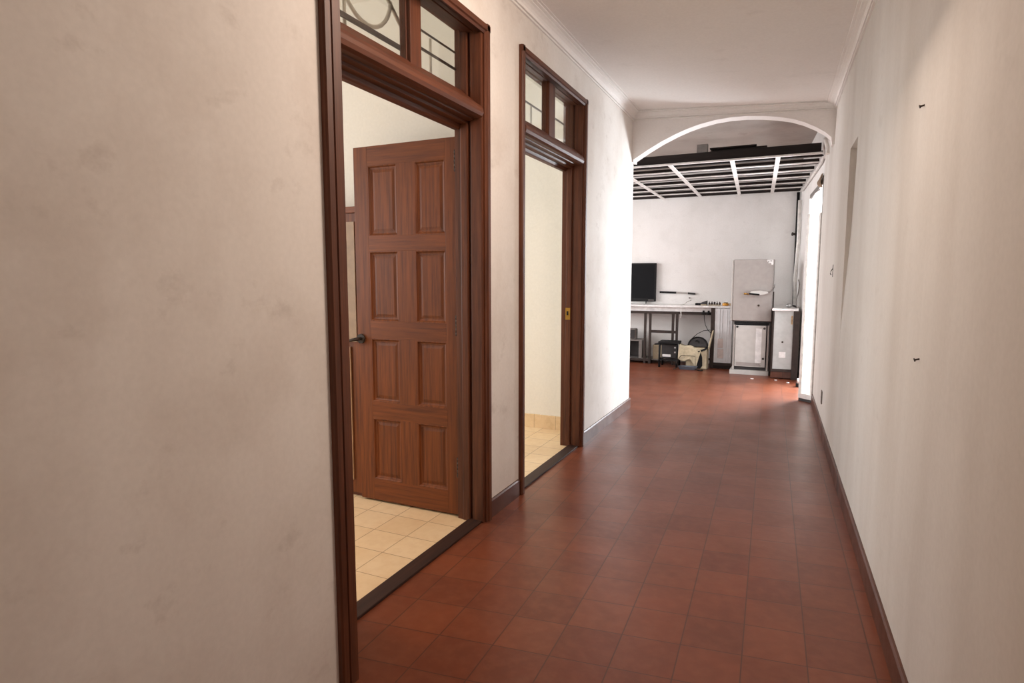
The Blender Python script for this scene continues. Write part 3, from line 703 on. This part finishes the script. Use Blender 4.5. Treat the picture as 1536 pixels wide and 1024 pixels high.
def cf_(u, v):
    x = -1.45 + .29*u + .03*v*(u-.5)
    drop = .20 + .02*math.sin(u*7) + .10*max(0, 1-abs(u-.76)*4.5)
    if u > .80: drop *= 1 - .85*(u-.80)/.20
    z = .345 - .05*u - .012*math.sin(u*9) - v*drop
    yv = 8.902 - .010*math.sin(u*11+v*2) - .008*v
    return (x, yv, z)
clo.grid(cf_, 25, 10)
clo.grid(lambda u, v: (-1.45+.29*u, 8.902+.163*v-.010*math.sin(u*11)*(1-v), .345-.05*u-.012*math.sin(u*9)-.002*v), 25, 4)
o = clo.build('draped_cloth', M['cloth']); sm = o.modifiers.new('s', 'SOLIDIFY'); sm.thickness = .005
tag(recentre(o), 'cream cloth draped over the carton under the worktop', 'cloth')
bg = thing('round_bag', 'round black bag on top of the cream carton under the worktop', 'bag', (-1.2, 9.0, .30))
def bagf(sc, z0, h, y, dep):
    rings = []
    return rings
w = MB(); N = 18
out = [(-1.20+.135*math.cos(math.pi*k/N), .322+.135*math.sin(math.pi*k/N)) for k in range(N+1)]
w.prism(out, 'Y', 8.955, 9.045); w.build('bag_body', M['dgrey'], bg)
w = MB().tube([(x, 8.953, z) for x, z in out], .010, 8); w.build('piping', M['black'], bg)
MB().tube([(-1.23, 8.945, .40), (-1.21, 8.938, .415), (-1.185, 8.938, .405), (-1.18, 8.945, .375)], .008, 8).build('strap', M['black'], bg)
MB().tube([(-1.06, 8.94, .32), (-1.10, 8.915, .285), (-1.16, 8.912, .26), (-1.20, 8.915, .25)], .014, 8).build('shoulder_strap', M['black'], bg)
ty = thing('floor_tray', 'dark blue grey plastic tray on the red floor before the carton', 'tray', (-1.33, 8.82, 0))
w = MB()
w.loft([[(-1.44+i, 8.77+i, z), (-1.20-i, 8.75+i, z), (-1.18-i, 8.87-i, z), (-1.42+i, 8.89-i, z)] for i, z in ((.02, .001), (0, .05), (.012, .05), (.03, .012))])
w.build('tray_body', M['bluegrey'], ty)
MB().tube([(-1.44, 8.78, .05), (-1.47, 8.77, .10), (-1.42, 8.89, .19), (-1.22, 8.875, .19), (-1.20, 8.76, .10), (-1.20, 8.755, .05)], .004, 8).build('wire_handle', M['iron'], ty)
solo(MB().tube([(-1.20, 8.80, .012), (-1.16, 8.74, .010), (-1.13, 8.72, .009), (-1.10, 8.76, .009), (-1.12, 8.82, .009)], .007, 8), 'black_hose', M['black'], 'short black hose on the floor beside the plastic tray', 'hose')
solo(MB().tube([(-1.50, 8.73, .008), (-1.47, 8.76, .012), (-1.455, 8.83, .03)], .006, 8), 'dark_stick', M['iron'], 'thin dark stick on the floor left of the plastic tray', 'stick')

# litter on the red floor
for k, (x, y, s_, lb_) in enumerate(((-.426, 8.342, .020, 'white paper scrap on the floor in front of the steel cabinet'), (-.143, 8.35, .016, 'white paper scrap on the floor in front of the panel cabinet'), (.0, 8.20, .015, 'small white scrap on the floor near the corner post'))):
    w = MB().prism([(x-s_, y-s_*.5), (x+s_*.3, y-s_*.8), (x+s_, y), (x+s_*.2, y+s_*.9), (x-s_*.8, y+s_*.5)], 'Z', .001, .006)
    solo(w, 'paper_scrap', M['paper'], lb_, 'paper scrap', 'paper scraps on the red floor')
dv_ = thing('door_stop', 'small dark and white stopper on the floor by the bright doorway', 'door stop', (.11, 7.95, 0))
MB().box(.085, .145, 7.93, 7.98, .001, .045, .006).build('stopper_base', M['black'], dv_)
MB().cyl((.115, 7.945, .045), (.115, 7.945, .10), .018, 12).build('stopper_knob', M['pvc'], dv_)

# ------------------------------------------------------------------ light
def area(name, loc, rot, sx, sy, e, c=(1, 1, 1), spread=180):
    l = bpy.data.lights.new(name, 'AREA'); l.shape = 'RECTANGLE'; l.size = sx; l.size_y = sy; l.energy = e; l.color = c
    l.spread = math.radians(spread)
    o = bpy.data.objects.new(name, l); COL.objects.link(o); o.location = loc; o.rotation_euler = rot; return o
R = math.radians
def aim(o, tgt):
    o.rotation_euler = (Vector(tgt)-o.location).to_track_quat('-Z', 'Y').to_euler(); return o
aim(area('daylight_doorway_oblique', (1.3, 9.0, 1.7), (0, 0, 0), 1.0, 1.8, 440, (.89, .945, 1)), (-1.4, 5.0, 1.2))
aim(area('daylight_doorway', (1.05, 7.63, 1.3), (0, 0, 0), 1.2, 2.0, 62, (.97, .985, 1)), (-1.4, 7.63, 1.0))
aim(area('daylight_near_window', (-4.55, 1.4, 1.6), (0, 0, 0), 2.0, 1.6, 46, (1, .985, .965)), (0, 1.4, 1.3))
aim(area('daylight_next_window', (-4.55, 3.9, 1.6), (0, 0, 0), 1.2, 1.6, 42, (.89, .945, 1)), (0, 3.9, 1.3))
aim(area('far_left_fill', (-4.9, 7.9, 1.6), (0, 0, 0), 2.0, 1.6, 125, (1, .975, .98)), (0, 7.9, 1.3))  # unseen side light added for the far room; its wall has no window
aim(area('hall_back_fill', (-.85, -1.2, 1.5), (0, 0, 0), .6, 1.2, 6, (1, .84, .72), 120), (.36, 1.0, .8))  # fill added behind the camera to brighten the near right wall
aim(area('hall_ceiling_fill', (-.35, 2.2, 2.68), (0, 0, 0), 0.4, 1.0, 40, (1, .80, .66)), (-1.40, 2.1, 1.45))  # unseen fill added above the hall, tilted to brighten the left wall
wd_ = bpy.data.worlds.new('sky'); SC.world = wd_; wd_.use_nodes = True
bgn = wd_.node_tree.nodes['Background']; bgn.inputs[0].default_value = (.93, .96, 1, 1); bgn.inputs[1].default_value = 2.2

# ------------------------------------------------------------------ camera
cam = bpy.data.cameras.new('camera'); co = bpy.data.objects.new('camera', cam); COL.objects.link(co)
cam.sensor_width = 36; cam.lens = 905.918/1536*36; cam.clip_start = .02
co.location = (0, 0, 1.3); co.rotation_euler = (math.pi/2-.104463, 0, .433393)
SC.camera = co
SC.view_settings.view_transform = 'Standard'; SC.view_settings.look = 'None'
SC.view_settings.gamma = 1; SC.view_settings.use_curve_mapping = False
SC.view_settings.exposure = 0.08
SC.cycles.max_bounces = 10; SC.cycles.diffuse_bounces = 6; SC.cycles.use_denoising = True
SC.cycles.sample_clamp_indirect = 8
